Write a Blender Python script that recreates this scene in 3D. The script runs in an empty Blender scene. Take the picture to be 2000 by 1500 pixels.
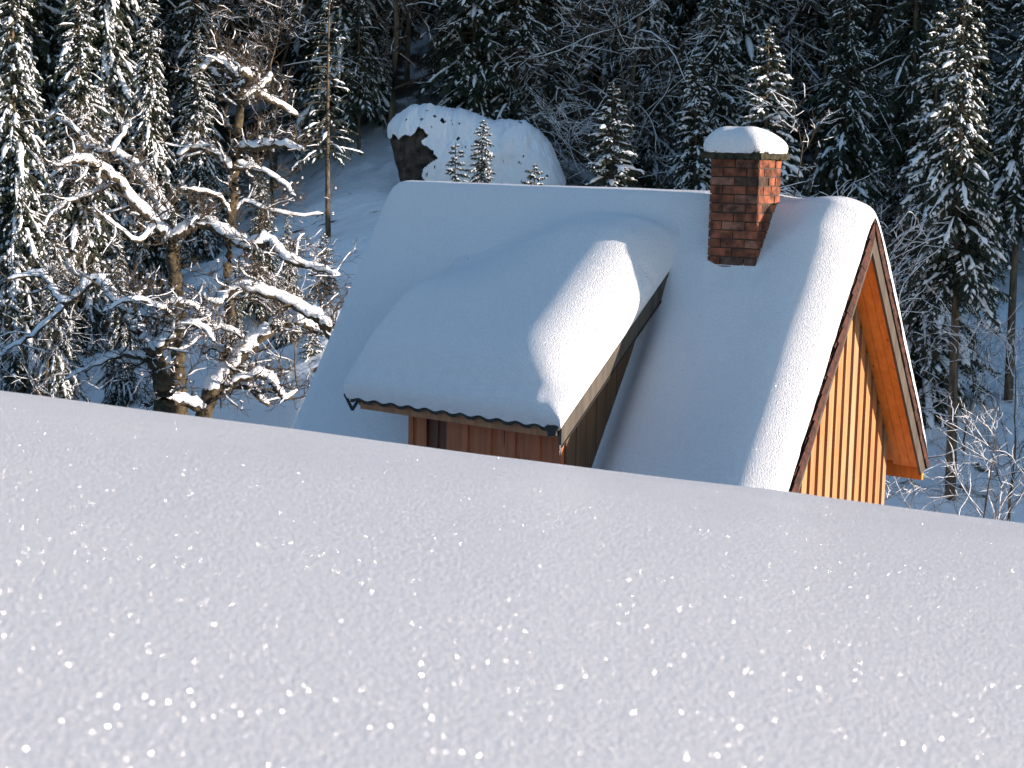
import bpy, math, random
import numpy as np
from mathutils import Matrix, Vector
rng = np.random.default_rng(7)
random.seed(7)
PI = math.pi
# ------------------------------------------------------------------ camera
F_PX, PITCH, ROLL, PSI, ALPHA = 3200.0, .1414, .0201, .9192, 1.0247     # focal length in px of a 2000 px wide frame
Fw = np.array([0, math.cos(PITCH), -math.sin(PITCH)]); _U = np.array([0, math.sin(PITCH), math.cos(PITCH)]); _R = np.array([1., 0, 0])
Rt = math.cos(ROLL)*_R + math.sin(ROLL)*_U; Up = -math.sin(ROLL)*_R + math.cos(ROLL)*_U
scene = bpy.context.scene
col = scene.collection
cam_d = bpy.data.cameras.new('camera'); cam = bpy.data.objects.new('camera', cam_d); col.objects.link(cam)
cam.matrix_world = Matrix(((Rt[0], Up[0], -Fw[0], 0), (Rt[1], Up[1], -Fw[1], 0), (Rt[2], Up[2], -Fw[2], 0), (0, 0, 0, 1)))
cam_d.sensor_width = 36; cam_d.lens = F_PX/2000*36
cam_d.clip_start = .05; cam_d.clip_end = 2000
cam_d.dof.use_dof = True; cam_d.dof.focus_distance = 14.0; cam_d.dof.aperture_fstop = 9.0
scene.camera = cam
# ------------------------------------------------------------------ light
SUN_B, SUN_C = .28, .165
uu = np.array([-math.sin(PSI), math.cos(PSI), 0]); hh = np.array([math.cos(PSI), math.sin(PSI), 0])
sd = -uu + SUN_B*hh + np.array([0, 0, SUN_C]); sd /= np.linalg.norm(sd)
EL = math.asin(sd[2]); AZ = math.atan2(sd[0], sd[1])
world = bpy.data.worlds.new('World'); scene.world = world; world.use_nodes = True
wn = world.node_tree; bg = wn.nodes['Background']
sky = wn.nodes.new('ShaderNodeTexSky'); sky.sky_type = 'NISHITA'; sky.sun_disc = False
sky.sun_elevation = EL; sky.sun_rotation = AZ; sky.altitude = 900; sky.air_density = 1.2; sky.dust_density = .9; sky.ozone_density = 2.6
wn.links.new(sky.outputs[0], bg.inputs[0]); bg.inputs[1].default_value = .15
sun_d = bpy.data.lights.new('sun', 'SUN'); sun_d.energy = 5.0; sun_d.angle = math.radians(.5); sun_d.color = (1, .86, .74)
sun = bpy.data.objects.new('sun', sun_d); col.objects.link(sun)
sun.rotation_euler = Vector(sd).to_track_quat('Z', 'Y').to_euler()
scene.view_settings.view_transform = 'Standard'; scene.view_settings.look = 'None'
scene.view_settings.exposure = .98; scene.view_settings.gamma = 1
scene.cycles.max_bounces = 6; scene.cycles.diffuse_bounces = 4; scene.cycles.glossy_bounces = 2
scene.cycles.sample_clamp_indirect = 6
# ------------------------------------------------------------------ helpers
def at(px, py, Y):
    r = Fw + (px-1000)/F_PX*Rt - (py-750)/F_PX*Up
    return r*(Y/r[1])
def to_px(P):
    d = P@Fw
    return 1000+F_PX*(P@Rt)/d, 750-F_PX*(P@Up)/d
class MB:
    def __init__(s): s.v = []; s.f = []; s.m = []; s.n = 0
    def add(s, verts, faces, mat=0):
        verts = np.asarray(verts, float).reshape(-1, 3); faces = np.asarray(faces, int)
        s.v.append(verts); s.f.append(faces+s.n); s.m.append(np.full(len(faces), mat)); s.n += len(verts)
    def build(s, name, mats, parent=None, smooth=False):
        me = s.mesh(name, mats, smooth)
        o = bpy.data.objects.new(name, me); col.objects.link(o)
        if parent: o.parent = parent
        return o
    def mesh(s, name, mats, smooth=False):
        me = bpy.data.meshes.new(name)
        V = np.concatenate(s.v)
        loops = np.concatenate([f.ravel() for f in s.f]); cnt = np.concatenate([np.full(len(f), f.shape[1]) for f in s.f])
        st = np.concatenate([[0], np.cumsum(cnt)[:-1]])
        me.vertices.add(len(V)); me.vertices.foreach_set('co', V.ravel().astype(np.float32))
        me.loops.add(len(loops)); me.loops.foreach_set('vertex_index', loops.astype(np.int32))
        me.polygons.add(len(cnt)); me.polygons.foreach_set('loop_start', st.astype(np.int32)); me.polygons.foreach_set('loop_total', cnt.astype(np.int32))
        if not isinstance(mats, (list, tuple)): mats = [mats]
        for m in mats: me.materials.append(m)
        me.polygons.foreach_set('material_index', np.concatenate(s.m).astype(np.int32))
        me.polygons.foreach_set('use_smooth', np.full(len(cnt), smooth))
        me.update(calc_edges=True); me.validate(); return me
    def box(s, lo, hi, mat=0, jit=0):
        x0, y0, z0 = lo; x1, y1, z1 = hi
        v = np.array([(x0,y0,z0),(x1,y0,z0),(x1,y1,z0),(x0,y1,z0),(x0,y0,z1),(x1,y0,z1),(x1,y1,z1),(x0,y1,z1)], float)
        if jit: v += rng.normal(0, jit, v.shape)
        s.add(v, [(0,3,2,1),(4,5,6,7),(0,1,5,4),(1,2,6,5),(2,3,7,6),(3,0,4,7)], mat)
    def prism(s, poly, axis, t0, t1, mat=0):
        """poly: 2-D points (h,z) extruded along local y (axis='y')"""
        n = len(poly); v = [(p[0], t0, p[1]) for p in poly]+[(p[0], t1, p[1]) for p in poly]
        s.add(v, [(i, (i+1) % n, n+(i+1) % n, n+i) for i in range(n)], mat)
        # caps as fan quads/tris
        s.add(v[:n], [(0, i+1, i) for i in range(1, n-1)], mat); s.add(v[n:], [(0, i, i+1) for i in range(1, n-1)], mat)
    def tube(s, P, r, k=5, mat=0, ry=1.0, cap=False, ph=0.0):
        P = np.asarray(P, float); r = np.asarray(r, float)*np.ones(len(P)); n = len(P)
        T = np.gradient(P, axis=0); T /= np.linalg.norm(T, axis=1)[:, None]+1e-9
        upv = np.array([0, 0, 1.])
        X = np.cross(T, upv); l = np.linalg.norm(X, axis=1)
        bad = l < .05; X[bad] = np.cross(T[bad], [1., 0, 0]) if bad.any() else X[bad]
        X /= np.linalg.norm(X, axis=1)[:, None]+1e-9
        Y = np.cross(X, T)
        a = np.arange(k)/k*2*PI+ph
        V = P[:, None, :]+r[:, None, None]*(np.cos(a)[None, :, None]*X[:, None, :]+ry*np.sin(a)[None, :, None]*Y[:, None, :])
        idx = np.arange(n*k).reshape(n, k)
        q = np.stack([idx[:-1], np.roll(idx[:-1], -1, 1), np.roll(idx[1:], -1, 1), idx[1:]], -1).reshape(-1, 4)
        s.add(V.reshape(-1, 3), q, mat)
        if cap:
            for i in (0, n-1):
                c = s.n; s.add(np.vstack([V[i], P[i]]), [(j, (j+1) % k, k) for j in range(k)], mat)
    def grid(s, V, mat=0):
        ny, nx = V.shape[:2]; idx = np.arange(ny*nx).reshape(ny, nx)
        s.add(V.reshape(-1, 3), np.stack([idx[:-1, :-1], idx[:-1, 1:], idx[1:, 1:], idx[1:, :-1]], -1).reshape(-1, 4), mat)
def tag(o, label=None, cat=None, group=None, kind=None):
    if label: o['label'] = label
    if cat: o['category'] = cat
    if group: o['group'] = group
    if kind: o['kind'] = kind
    return o
def empty(name, loc, rz=0):
    o = bpy.data.objects.new(name, None); col.objects.link(o); o.location = loc; o.rotation_euler.z = rz; o.empty_display_size = .3
    return o
def hash2(i, j, s=0):
    x = np.sin(i*127.1+j*311.7+s*74.7)*43758.5453
    return x-np.floor(x)
def vnoise(x, y, s=0):
    i, j = np.floor(x), np.floor(y); fx, fy = x-i, y-j
    fx = fx*fx*(3-2*fx); fy = fy*fy*(3-2*fy)
    return (hash2(i, j, s)*(1-fx)+hash2(i+1, j, s)*fx)*(1-fy)+(hash2(i, j+1, s)*(1-fx)+hash2(i+1, j+1, s)*fx)*fy-.5
def fbm(x, y, o=4, s=0):
    return sum(vnoise(x*2**k+k*17.3, y*2**k-k*9.1, s)/2**k for k in range(o))
def sst(t): t = np.clip(t, 0, 1); return t*t*(3-2*t)
def smax(a, b, k):
    h = np.clip(.5+.5*(a-b)/k, 0, 1); return b*(1-h)+a*h+k*h*(1-h)
def sell(d, R, p=2.0):
    t = 1-np.clip(d/R, 0, 1); return (1-t**p)**(1/p)
# ------------------------------------------------------------------ materials
def mat(name, color, rough=.8, spec=.3):
    m = bpy.data.materials.new(name); m.use_nodes = True; b = m.node_tree.nodes['Principled BSDF']
    b.inputs['Base Color'].default_value = (*color, 1); b.inputs['Roughness'].default_value = rough; b.inputs['Specular IOR Level'].default_value = spec
    return m, m.node_tree, b
def N(nt, typ, **kw):
    n = nt.nodes.new(typ)
    for k, v in kw.items():
        if isinstance(k, str) and hasattr(n, k): setattr(n, k, v)
        else: n.inputs[k].default_value = v
    return n
def noise_col(nt, b, c1, c2, scale, detail=5, coord='Object', stretch=None, lo=.35, hi=.65):
    tc = N(nt, 'ShaderNodeTexCoord'); mp = N(nt, 'ShaderNodeMapping')
    if stretch: mp.inputs['Scale'].default_value = stretch
    nt.links.new(tc.outputs[coord], mp.inputs[0])
    no = N(nt, 'ShaderNodeTexNoise'); no.inputs['Scale'].default_value = scale; no.inputs['Detail'].default_value = detail
    nt.links.new(mp.outputs[0], no.inputs['Vector'])
    cr = N(nt, 'ShaderNodeValToRGB'); cr.color_ramp.elements[0].position = lo; cr.color_ramp.elements[1].position = hi
    cr.color_ramp.elements[0].color = (*c1, 1); cr.color_ramp.elements[1].color = (*c2, 1)
    nt.links.new(no.outputs['Fac'], cr.inputs[0]); nt.links.new(cr.outputs[0], b.inputs['Base Color'])
    return mp, no, cr
def bump(nt, b, src, strength, dist):
    bp = N(nt, 'ShaderNodeBump'); bp.inputs['Strength'].default_value = strength; bp.inputs['Distance'].default_value = dist
    nt.links.new(src, bp.inputs['Height']); nt.links.new(bp.outputs[0], b.inputs['Normal']); return bp
def snow_mat(name, cell, bump_dist, bump_scales, sparkle=.0, col_=(.88, .875, .90), sss=0):
    """powder snow: grainy bump plus tiny randomly tilted crystal facets that glint in the sun"""
    m, nt, b = mat(name, col_, .75, .25)
    tc = N(nt, 'ShaderNodeTexCoord')
    prev = None
    for sc, w in bump_scales:
        no = N(nt, 'ShaderNodeTexNoise'); no.inputs['Scale'].default_value = sc; no.inputs['Detail'].default_value = 3
        nt.links.new(tc.outputs['Object'], no.inputs['Vector'])
        mu = N(nt, 'ShaderNodeMath', operation='MULTIPLY'); mu.inputs[1].default_value = w; nt.links.new(no.outputs['Fac'], mu.inputs[0])
        if prev is None: prev = mu
        else:
            ad = N(nt, 'ShaderNodeMath', operation='ADD'); nt.links.new(prev.outputs[0], ad.inputs[0]); nt.links.new(mu.outputs[0], ad.inputs[1]); prev = ad
    bp = bump(nt, b, prev.outputs[0], 1.0, bump_dist)
    if sss:
        b.inputs['Subsurface Weight'].default_value = sss; b.inputs['Subsurface Radius'].default_value = (.02, .025, .03); b.inputs['Subsurface Scale'].default_value = 1
    if sparkle:
        out = nt.nodes['Material Output']; sh = b.outputs[0]
        for sc, frac, dens in cell:
            vo = N(nt, 'ShaderNodeTexVoronoi'); vo.inputs['Scale'].default_value = sc
            nt.links.new(tc.outputs['Object'], vo.inputs['Vector'])
            sub = N(nt, 'ShaderNodeVectorMath', operation='SUBTRACT'); sub.inputs[1].default_value = (.5, .5, .5); nt.links.new(vo.outputs['Color'], sub.inputs[0])
            mul = N(nt, 'ShaderNodeVectorMath', operation='SCALE'); mul.inputs['Scale'].default_value = 1.7; nt.links.new(sub.outputs[0], mul.inputs[0])
            ge = N(nt, 'ShaderNodeNewGeometry')
            ad = N(nt, 'ShaderNodeVectorMath', operation='ADD'); nt.links.new(mul.outputs[0], ad.inputs[0]); nt.links.new(ge.outputs['Normal'], ad.inputs[1])
            nn = N(nt, 'ShaderNodeVectorMath', operation='NORMALIZE'); nt.links.new(ad.outputs[0], nn.inputs[0])
            gl = N(nt, 'ShaderNodeBsdfAnisotropic'); gl.inputs['Roughness'].default_value = .20; gl.inputs['Color'].default_value = (1, 1, 1, 1)
            nt.links.new(nn.outputs[0], gl.inputs['Normal'])
            lt = N(nt, 'ShaderNodeMath', operation='LESS_THAN'); lt.inputs[1].default_value = frac; nt.links.new(vo.outputs['Distance'], lt.inputs[0])
            # only some cells hold a facet
            wn_ = N(nt, 'ShaderNodeTexWhiteNoise'); nt.links.new(vo.outputs['Color'], wn_.inputs['Vector'])
            l2 = N(nt, 'ShaderNodeMath', operation='LESS_THAN'); l2.inputs[1].default_value = dens; nt.links.new(wn_.outputs['Value'], l2.inputs[0])
            mm = N(nt, 'ShaderNodeMath', operation='MULTIPLY'); nt.links.new(lt.outputs[0], mm.inputs[0]); nt.links.new(l2.outputs[0], mm.inputs[1])
            pw = N(nt, 'ShaderNodeMath', operation='POWER'); pw.inputs[1].default_value = .7; sc_ = N(nt, 'ShaderNodeSeparateColor'); nt.links.new(wn_.outputs['Color'], sc_.inputs[0]); nt.links.new(sc_.outputs[1], pw.inputs[0])
            m3 = N(nt, 'ShaderNodeMath', operation='MULTIPLY'); nt.links.new(mm.outputs[0], m3.inputs[0]); nt.links.new(pw.outputs[0], m3.inputs[1])
            m2 = N(nt, 'ShaderNodeMath', operation='MULTIPLY'); m2.inputs[1].default_value = sparkle; nt.links.new(m3.outputs[0], m2.inputs[0])
            mx = N(nt, 'ShaderNodeMixShader'); nt.links.new(m2.outputs[0], mx.inputs[0]); nt.links.new(sh, mx.inputs[1]); nt.links.new(gl.outputs[0], mx.inputs[2]); sh = mx.outputs[0]
        nt.links.new(sh, out.inputs['Surface'])
    return m
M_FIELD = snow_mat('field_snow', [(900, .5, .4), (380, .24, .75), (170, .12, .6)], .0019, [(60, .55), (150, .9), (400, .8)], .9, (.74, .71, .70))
M_ROOFSNOW = snow_mat('roof_snow', [(150, .30, .25)], .024, [(20, .10), (48, .5), (105, 1.0)], .6)
M_SNOW = snow_mat('branch_snow', [], .02, [(9, 1.0), (30, .4)], 0, (.82, .83, .86))
M_HILL, nt, b = mat('hill_snow', (.8, .83, .86), .8, .2)
mp, no, cr = noise_col(nt, b, (.10, .075, .05), (.82, .85, .88), 2.2, 8, lo=.30, hi=.37)
bump(nt, b, no.outputs['Fac'], .6, .15)
# bare, needle covered forest floor shows on the steep upper slope under the dense crowns
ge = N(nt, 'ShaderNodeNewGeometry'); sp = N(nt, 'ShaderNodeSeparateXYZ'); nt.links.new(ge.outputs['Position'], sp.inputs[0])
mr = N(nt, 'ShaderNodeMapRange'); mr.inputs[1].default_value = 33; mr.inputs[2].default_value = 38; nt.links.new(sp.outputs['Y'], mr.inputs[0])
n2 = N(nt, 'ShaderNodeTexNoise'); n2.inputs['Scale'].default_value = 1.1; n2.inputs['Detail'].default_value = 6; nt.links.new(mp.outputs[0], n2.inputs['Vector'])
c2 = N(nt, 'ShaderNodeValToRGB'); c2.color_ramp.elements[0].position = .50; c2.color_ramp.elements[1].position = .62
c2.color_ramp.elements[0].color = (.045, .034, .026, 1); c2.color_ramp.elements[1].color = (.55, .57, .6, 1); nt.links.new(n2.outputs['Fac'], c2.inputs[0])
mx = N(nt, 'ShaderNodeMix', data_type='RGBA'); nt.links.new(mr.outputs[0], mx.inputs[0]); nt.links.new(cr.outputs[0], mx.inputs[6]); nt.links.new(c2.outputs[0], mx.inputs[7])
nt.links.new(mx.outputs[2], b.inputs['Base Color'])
M_BARK, nt, b = mat('bark', (.08, .06, .045), .9)
mp, no, cr = noise_col(nt, b, (.045, .035, .025), (.17, .13, .085), 9, 6, stretch=(1, 1, .3)); bump(nt, b, no.outputs['Fac'], .8, .03)
M_MOSSBARK, nt, b = mat('mossy_bark', (.1, .08, .05), .9)
mp, no, cr = noise_col(nt, b, (.03, .024, .016), (.10, .075, .042), 14, 6); bump(nt, b, no.outputs['Fac'], .9, .03)
M_TWIG, nt, b = mat('twig_bark', (.062, .046, .032), .85)
M_NEEDLE, nt, b = mat('spruce_needles', (.035, .05, .022), .7)
oi = N(nt, 'ShaderNodeTexNoise'); oi.inputs['Scale'].default_value = 3; tc = N(nt, 'ShaderNodeTexCoord'); nt.links.new(tc.outputs['Object'], oi.inputs['Vector'])
cr = N(nt, 'ShaderNodeValToRGB'); cr.color_ramp.elements[0].color = (.018, .027, .018, 1); cr.color_ramp.elements[1].color = (.052, .062, .036, 1); cr.color_ramp.elements[0].position = .35; cr.color_ramp.elements[1].position = .7
nt.links.new(oi.outputs['Fac'], cr.inputs[0]); nt.links.new(cr.outputs[0], b.inputs['Base Color'])
def wood(name, c1, c2, k=1):
    m, nt, b = mat(name, c1, .55, .4)
    mp, no, cr = noise_col(nt, b, c1, c2, 7*k, 7, stretch=(3, 3, .22))
    # knots and board to board tone
    w = N(nt, 'ShaderNodeTexVoronoi'); w.inputs['Scale'].default_value = 3.2; nt.links.new(mp.outputs[0], w.inputs['Vector'])
    lt = N(nt, 'ShaderNodeMapRange'); lt.inputs[1].default_value = .05; lt.inputs[2].default_value = .11; nt.links.new(w.outputs['Distance'], lt.inputs[0])
    mx = N(nt, 'ShaderNodeMix', data_type='RGBA'); mx.inputs[6].default_value = (c1[0]*.35, c1[1]*.25, c1[2]*.2, 1)
    nt.links.new(lt.outputs[0], mx.inputs[0]); nt.links.new(cr.outputs[0], mx.inputs[7]); nt.links.new(mx.outputs[2], b.inputs['Base Color'])
    bump(nt, b, no.outputs['Fac'], .3, .004); return m
M_LARCH = wood('larch_boards', (.28, .15, .062), (.39, .225, .10))
M_LARCH2 = wood('larch_boards_grey', (.25, .16, .085), (.36, .24, .13))
M_LARCH3 = wood('larch_boards_red', (.29, .13, .05), (.40, .20, .08))
M_BACKBOARD_SHADE = wood('backing_boards_shade_tone', (.19, .06, .02), (.26, .085, .03))  # shadow between the battens is put into this darker red-brown
M_SOFFIT = wood('soffit_boards', (.62, .19, .03), (.76, .26, .045))
M_DORM = wood('dormer_boards', (.30, .085, .032), (.42, .135, .052))
M_GREYWOOD = wood('weathered_board', (.048, .039, .030), (.085, .070, .055))
M_CHEEK_SHADE = wood('cheek_boards_shade_tone', (.085, .045, .022), (.14, .075, .035))  # dark brown carries the shade on the cheek in its colour
M_FASCIA = wood('fascia_board', (.24, .10, .045), (.36, .16, .07))
M_DARKWOOD = wood('dark_shutter', (.075, .026, .014), (.12, .045, .024))
M_TILE, nt, b = mat('clay_tile', (.07, .03, .02), .85)
mp, no, cr = noise_col(nt, b, (.022, .012, .01), (.085, .03, .02), 22, 5); bump(nt, b, no.outputs['Fac'], .5, .01)
M_DTILE, nt, b = mat('dark_tile', (.03, .03, .028), .7)
mp, no, cr = noise_col(nt, b, (.012, .013, .012), (.045, .045, .04), 16, 4)
M_CAP, nt, b = mat('mossy_slab', (.05, .045, .03), .9)
mp, no, cr = noise_col(nt, b, (.010, .010, .008), (.05, .044, .022), 16, 6); bump(nt, b, no.outputs['Fac'], .8, .02)
M_MORTAR, nt, b = mat('old_mortar', (.06, .05, .042), .95)
M_BRICK, nt, b = mat('old_brick', (.3, .1, .06), .85)
at_ = N(nt, 'ShaderNodeAttribute'); at_.attribute_name = 'tone'
mp, no, cr = noise_col(nt, b, (.22, .22, .22), (1.15, 1.08, 1.05), 9, 8)
mm = N(nt, 'ShaderNodeMix', data_type='RGBA', blend_type='MULTIPLY'); mm.inputs[0].default_value = 1
nt.links.new(at_.outputs['Color'], mm.inputs[6]); nt.links.new(cr.outputs[0], mm.inputs[7]); nt.links.new(mm.outputs[2], b.inputs['Base Color'])
bump(nt, b, no.outputs['Fac'], .9, .012)
M_ROCK, nt, b = mat('rock', (.1, .08, .07), .9)
mp, no, cr = noise_col(nt, b, (.018, .015, .013), (.10, .075, .058), 5, 9); bump(nt, b, no.outputs['Fac'], 1, .2)
M_METAL, nt, b = mat('dark_iron', (.025, .024, .024), .5)
M_ICE, nt, b = mat('ice', (.9, .93, .95), .08); b.inputs['Transmission Weight'].default_value = .8; b.inputs['IOR'].default_value = 1.31
# ------------------------------------------------------------------ terrain
def G(x, y):
    z1 = -.53-.0167*y*y*(y > 0)-.112*x-.034*np.maximum(0, y-8.2)**2
    z1 = z1-.012*np.clip(-x-1.3, 0, 9)**2*np.clip((y-3)/4, 0, 1)
    z2 = -4.5+2.15*np.exp(-((x+2.2)/3.6)**2)+.27*(y-27)+.33*np.maximum(0, y-36)+.05*np.maximum(0, y-50)
    z2 = z2+11*sst((x-13)/22)*sst((y-18.3)/9)  # unseen rise on the right, added to throw shade over the back
    z2 = z2+10.8*np.exp(-((x-27)/5.)**2)*sst((y-12.5)/2.5)*sst((30-y)/8)  # unseen bank, added to keep the low ground behind in shade
    z = smax(z1, z2, 2.0*np.clip((y-9)/6, 0.01, 1))
    d = np.clip(y/9, 0, 1)
    far = sst((y-20)/6)
    return z+(.30*fbm(x*.35, y*.35, 4, 3)+.10*fbm(x*1.5, y*1.5, 3, 8))*far+.012*fbm(x*.9+3, y*.9, 3, 5)*(1-far)*np.clip(y/6, .2, 1)
def axis(parts):
    out = []
    for a, b_, n in parts: out.append(np.linspace(a, b_, n, endpoint=False))
    return np.concatenate(out+[[parts[-1][1]]])
ys = axis([(-60, -4, 20), (-4, .6, 25), (.6, 3, 140), (3, 10, 190), (10, 20, 60), (20, 45, 110), (45, 130, 50), (130, 400, 12)])
xs = axis([(-160, -30, 18), (-30, -12, 40), (-12, -3, 60), (-3, 3, 300), (3, 12, 60), (12, 40, 60), (40, 160, 20)])
Xg, Yg = np.meshgrid(xs, ys)
def split_rows(y0, y1):
    k = (ys >= y0) & (ys <= y1); return np.stack([Xg[k], Yg[k], G(Xg[k], Yg[k])], -1)
yb = ys[np.argmin(abs(ys-18))]
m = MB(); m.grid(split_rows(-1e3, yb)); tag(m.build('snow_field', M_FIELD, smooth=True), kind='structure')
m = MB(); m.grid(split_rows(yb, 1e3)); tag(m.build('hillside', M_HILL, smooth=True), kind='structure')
# ------------------------------------------------------------------ cabin (local x = across the ridge towards the back, y = along the ridge, z up)
A = at(1706, 436, 15.0)
ZG = -6.0; ZB = A[2]-ZG
cabin = empty('timber_cabin', (A[0], A[1], ZG), PSI)
tag(cabin, 'small timber cabin with a steep snow-covered roof and orange board gable', 'cabin')
TA = math.tan(ALPHA); CA, SA = math.cos(ALPHA), math.sin(ALPHA)
L = 5.85; WO = .30; EAVE = 1.50; NEAVE = 1.95; HW = 1.22          # roof length, gable overhang, eave distance, half width of the house
def sh(mb):      # shift z to local
    for v in mb.v: v[:, 2] += ZB
    return mb
# walls with vertical board-and-batten cladding (the boards are this wall's pattern)
m = MB(); zt = -.17
poly = [(-HW, ZG-A[2]-.3), (HW, ZG-A[2]-.3), (HW, -TA*HW+zt), (0, zt), (-HW, -TA*HW+zt)]
m.prism(poly, 'y', WO+.05, L-.35, 1)
hb = -HW
while hb < HW-.01:
    w = .096+rng.normal(0, .003); c = hb+w/2
    for (x0, x1, y0) in ((hb, hb+w, WO),):
        x1c = min(x1, HW+.0)
        m.add([(x0, y0, -5.6), (x1c, y0, -5.6), (x1c, y0, -TA*abs(x1c)+zt), (x0, y0, -TA*abs(x0)+zt),
               (x0, y0+.051, -5.6), (x1c, y0+.051, -5.6), (x1c, y0+.051, -TA*abs(x1c)+zt), (x0, y0+.051, -TA*abs(x0)+zt)],
              [(0, 1, 2, 3), (1, 5, 6, 2), (4, 0, 3, 7), (3, 2, 6, 7), (5, 4, 7, 6)], int(rng.choice([0, 0, 2, 3])))
    hb += .158
sh(m).build('gable_wall', [M_LARCH, M_BACKBOARD_SHADE, M_LARCH2, M_LARCH3], cabin)
# roof: decks with overlapping tile courses, soffits, barge boards
def slope_pts(h, dn=0.0, side=-1):   # point on tile plane at horizontal distance h, lowered dn along the normal
    return (side*(h-dn*SA), -TA*h-dn*CA)
m = MB()
for side in (-1, 1):
    EV = NEAVE if side < 0 else EAVE
    nC = 24 if side < 0 else 19; Ls = EV/CA
    for i in range(nC):
        s0 = i*Ls/nC; s1 = (i+1)*Ls/nC+.03
        for a0, a1, jt in ((0.0+rng.normal(0, .008), .28, .012), (.281, L, 0)):
            P = []
            for s, n_ in ((s0, .0), (s1, .034+rng.normal(0, jt)*.6), (s1, .004), (s0, -.03)):
                hq = s*CA; P.append((side*(hq+n_*SA), -s*SA+n_*CA))
            if side > 0: P = P[::-1]
            m.prism(P, 'y', a0, a1)
m.tube([(0, -.005, .012), (0, L, .012)], [.055, .055], 8, cap=True)
roof = sh(m).build('roof', M_TILE, cabin)
def slab(mb, side, h0, h1, n0, n1, a0, a1):
    P = [(side*(h0-n0*SA), -TA*h0-n0*CA), (side*(h1-n0*SA), -TA*h1-n0*CA), (side*(h1-n1*SA), -TA*h1-n1*CA), (side*(max(h0, n1/SA if h0 == 0 else h0)-n1*SA), (-TA*max(h0, 0)-n1*CA) if h0 else -n1/CA)]
    if h0 == 0: P[0] = (0, -n0/CA)
    if h0 == 0: P[3] = (0, -n1/CA)
    if side > 0: P = P[::-1]
    mb.prism(P, 'y', a0, a1)
for side in (-1, 1):
    EV = NEAVE if side < 0 else EAVE
    m = MB()
    for (b0, b1) in ((.0185, .115), (.119, .212), (.216, WO)): slab(m, side, 0, EV-.03, .07, .094, b0, b1)
    slab(m, side, 0, EV-.04, .031, .069, .03, L-.05)
    # narrow lengthwise soffit boards have fine shadow gaps between them
    sh(m).build('soffit', M_SOFFIT, roof)
    m = MB(); slab(m, side, 0, EV, .031, .138, -.008, .018); sh(m).build('barge_board', M_GREYWOOD, roof)
    m = MB(); q = 0.0      # broken, overlapping verge tiles down the rake
    while q < EV-.03:
        w_ = rng.uniform(.07, .10); lift = rng.uniform(.0, .022); dn_ = .030 if side > 0 else .082
        P = [(side*(q+lift*SA), -TA*q+lift*CA), (side*(min(q+w_, EV)+(lift+.024)*SA), -TA*min(q+w_, EV)+(lift+.024)*CA), (side*(min(q+w_, EV)-dn_*SA), -TA*min(q+w_, EV)-dn_*CA), (side*(q-dn_*SA*(q > .05)), -TA*q-dn_*CA-(dn_*.9 if q <= .05 else 0))]
        if side > 0: P = P[::-1]
        m.prism(P, 'y', -.020-rng.uniform(0, .010), .0175); q += w_*.93
    sh(m).build('verge_tiles', M_TILE, roof)
    m = MB(); slab(m, side, 0, EV, .031, .145, L-.02, L+.005); sh(m).build('barge_board', M_GREYWOOD, roof)
    m = MB(); hx = EV-.02; zx = -TA*hx
    m.box((side*hx-.02, .02, zx-.17), (side*hx+.012, L-.03, zx-.02)); sh(m).build('eave_board', M_SOFFIT, roof)
# main roof snow
TV, Z0 = .385, .235; KH = (TV-Z0)/TA
def Mtop(h, a=None):
    tv = TV+(0 if a is None else .13*np.exp(-((a-2.0)/1.25)**2)*(1-sst((abs(h)-.10)/.25)))
    return -smax(-(tv-TA*abs(h)), -(Z0+.10*np.minimum(h, 0)), .085)
nl, ns_ = 330, 260
aa = np.concatenate([np.linspace(0, 1, 60)**2*.6, np.linspace(.6, L-.4, nl)[1:], L-np.linspace(1, 0, 50)[1:]**2*.4])
hs = np.concatenate([-NEAVE+np.linspace(0, 1, 20)**2*.2, np.linspace(-NEAVE+.2, -.25, ns_*2//3)[1:], np.linspace(-.25, .25, 60)[1:], np.linspace(.25, EAVE-.2, 60)[1:], EAVE-np.linspace(1, 0, 20)[1:]**2*.2])
AA, HH = np.meshgrid(aa, hs)
def main_snow(AA, HH):
    base = -TA*abs(HH)+.045*(1-np.exp(-abs(HH)/.05))+.01
    th = Mtop(HH, AA)-base
    th = th*(1+.045*fbm(AA*.8, HH*1.3, 3, 21))
    # wind hollow round the chimney, saddle behind it and a shallow valley beside the dormer cheek
    dc = np.sqrt((np.clip(abs(AA-1.185)-.25, 0, 9))**2+(np.clip(abs(HH+.28)-.21, 0, 9)*1.2)**2)
    th -= .055*np.exp(-(dc/.16)**2)*(HH < .02)
    th -= .24*np.exp(-((AA-1.95)/.17)**2)*sst((-HH-.42)/.5)
    th += .07*np.exp(-((AA-1.45)/.10)**2-((HH+.44)/.16)**2)
    th -= .05*np.exp(-((AA-.78)/.22)**2-((HH+.2)/.45)**2)
    kk = sst((abs(HH)-.05)/.40)
    th = th*(1+1.15*kk*np.exp(-(AA/.78)**2))
    E_ = (sell(AA+.005, .42, 2.2)*(1-kk)+kk*sell(AA+.005, .68, 2.0))*sell(L+.01-AA, .27, 2.2)*sell(np.where(HH < 0, NEAVE, EAVE)-abs(HH)+.01, .25, 2.2)
    z = base+th*np.clip(E_, .0, 1)
    return z
ZZ = main_snow(AA, HH)
e0 = np.exp(-(AA/.16)**2)*.0; bul = .03*np.exp(-((AA-.06)/.08)**2)*(ZZ-(-TA*abs(HH)) > .05)
edge = .012*fbm(HH*9, AA*2, 3, 4)*np.exp(-(AA/.05)**2)
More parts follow.
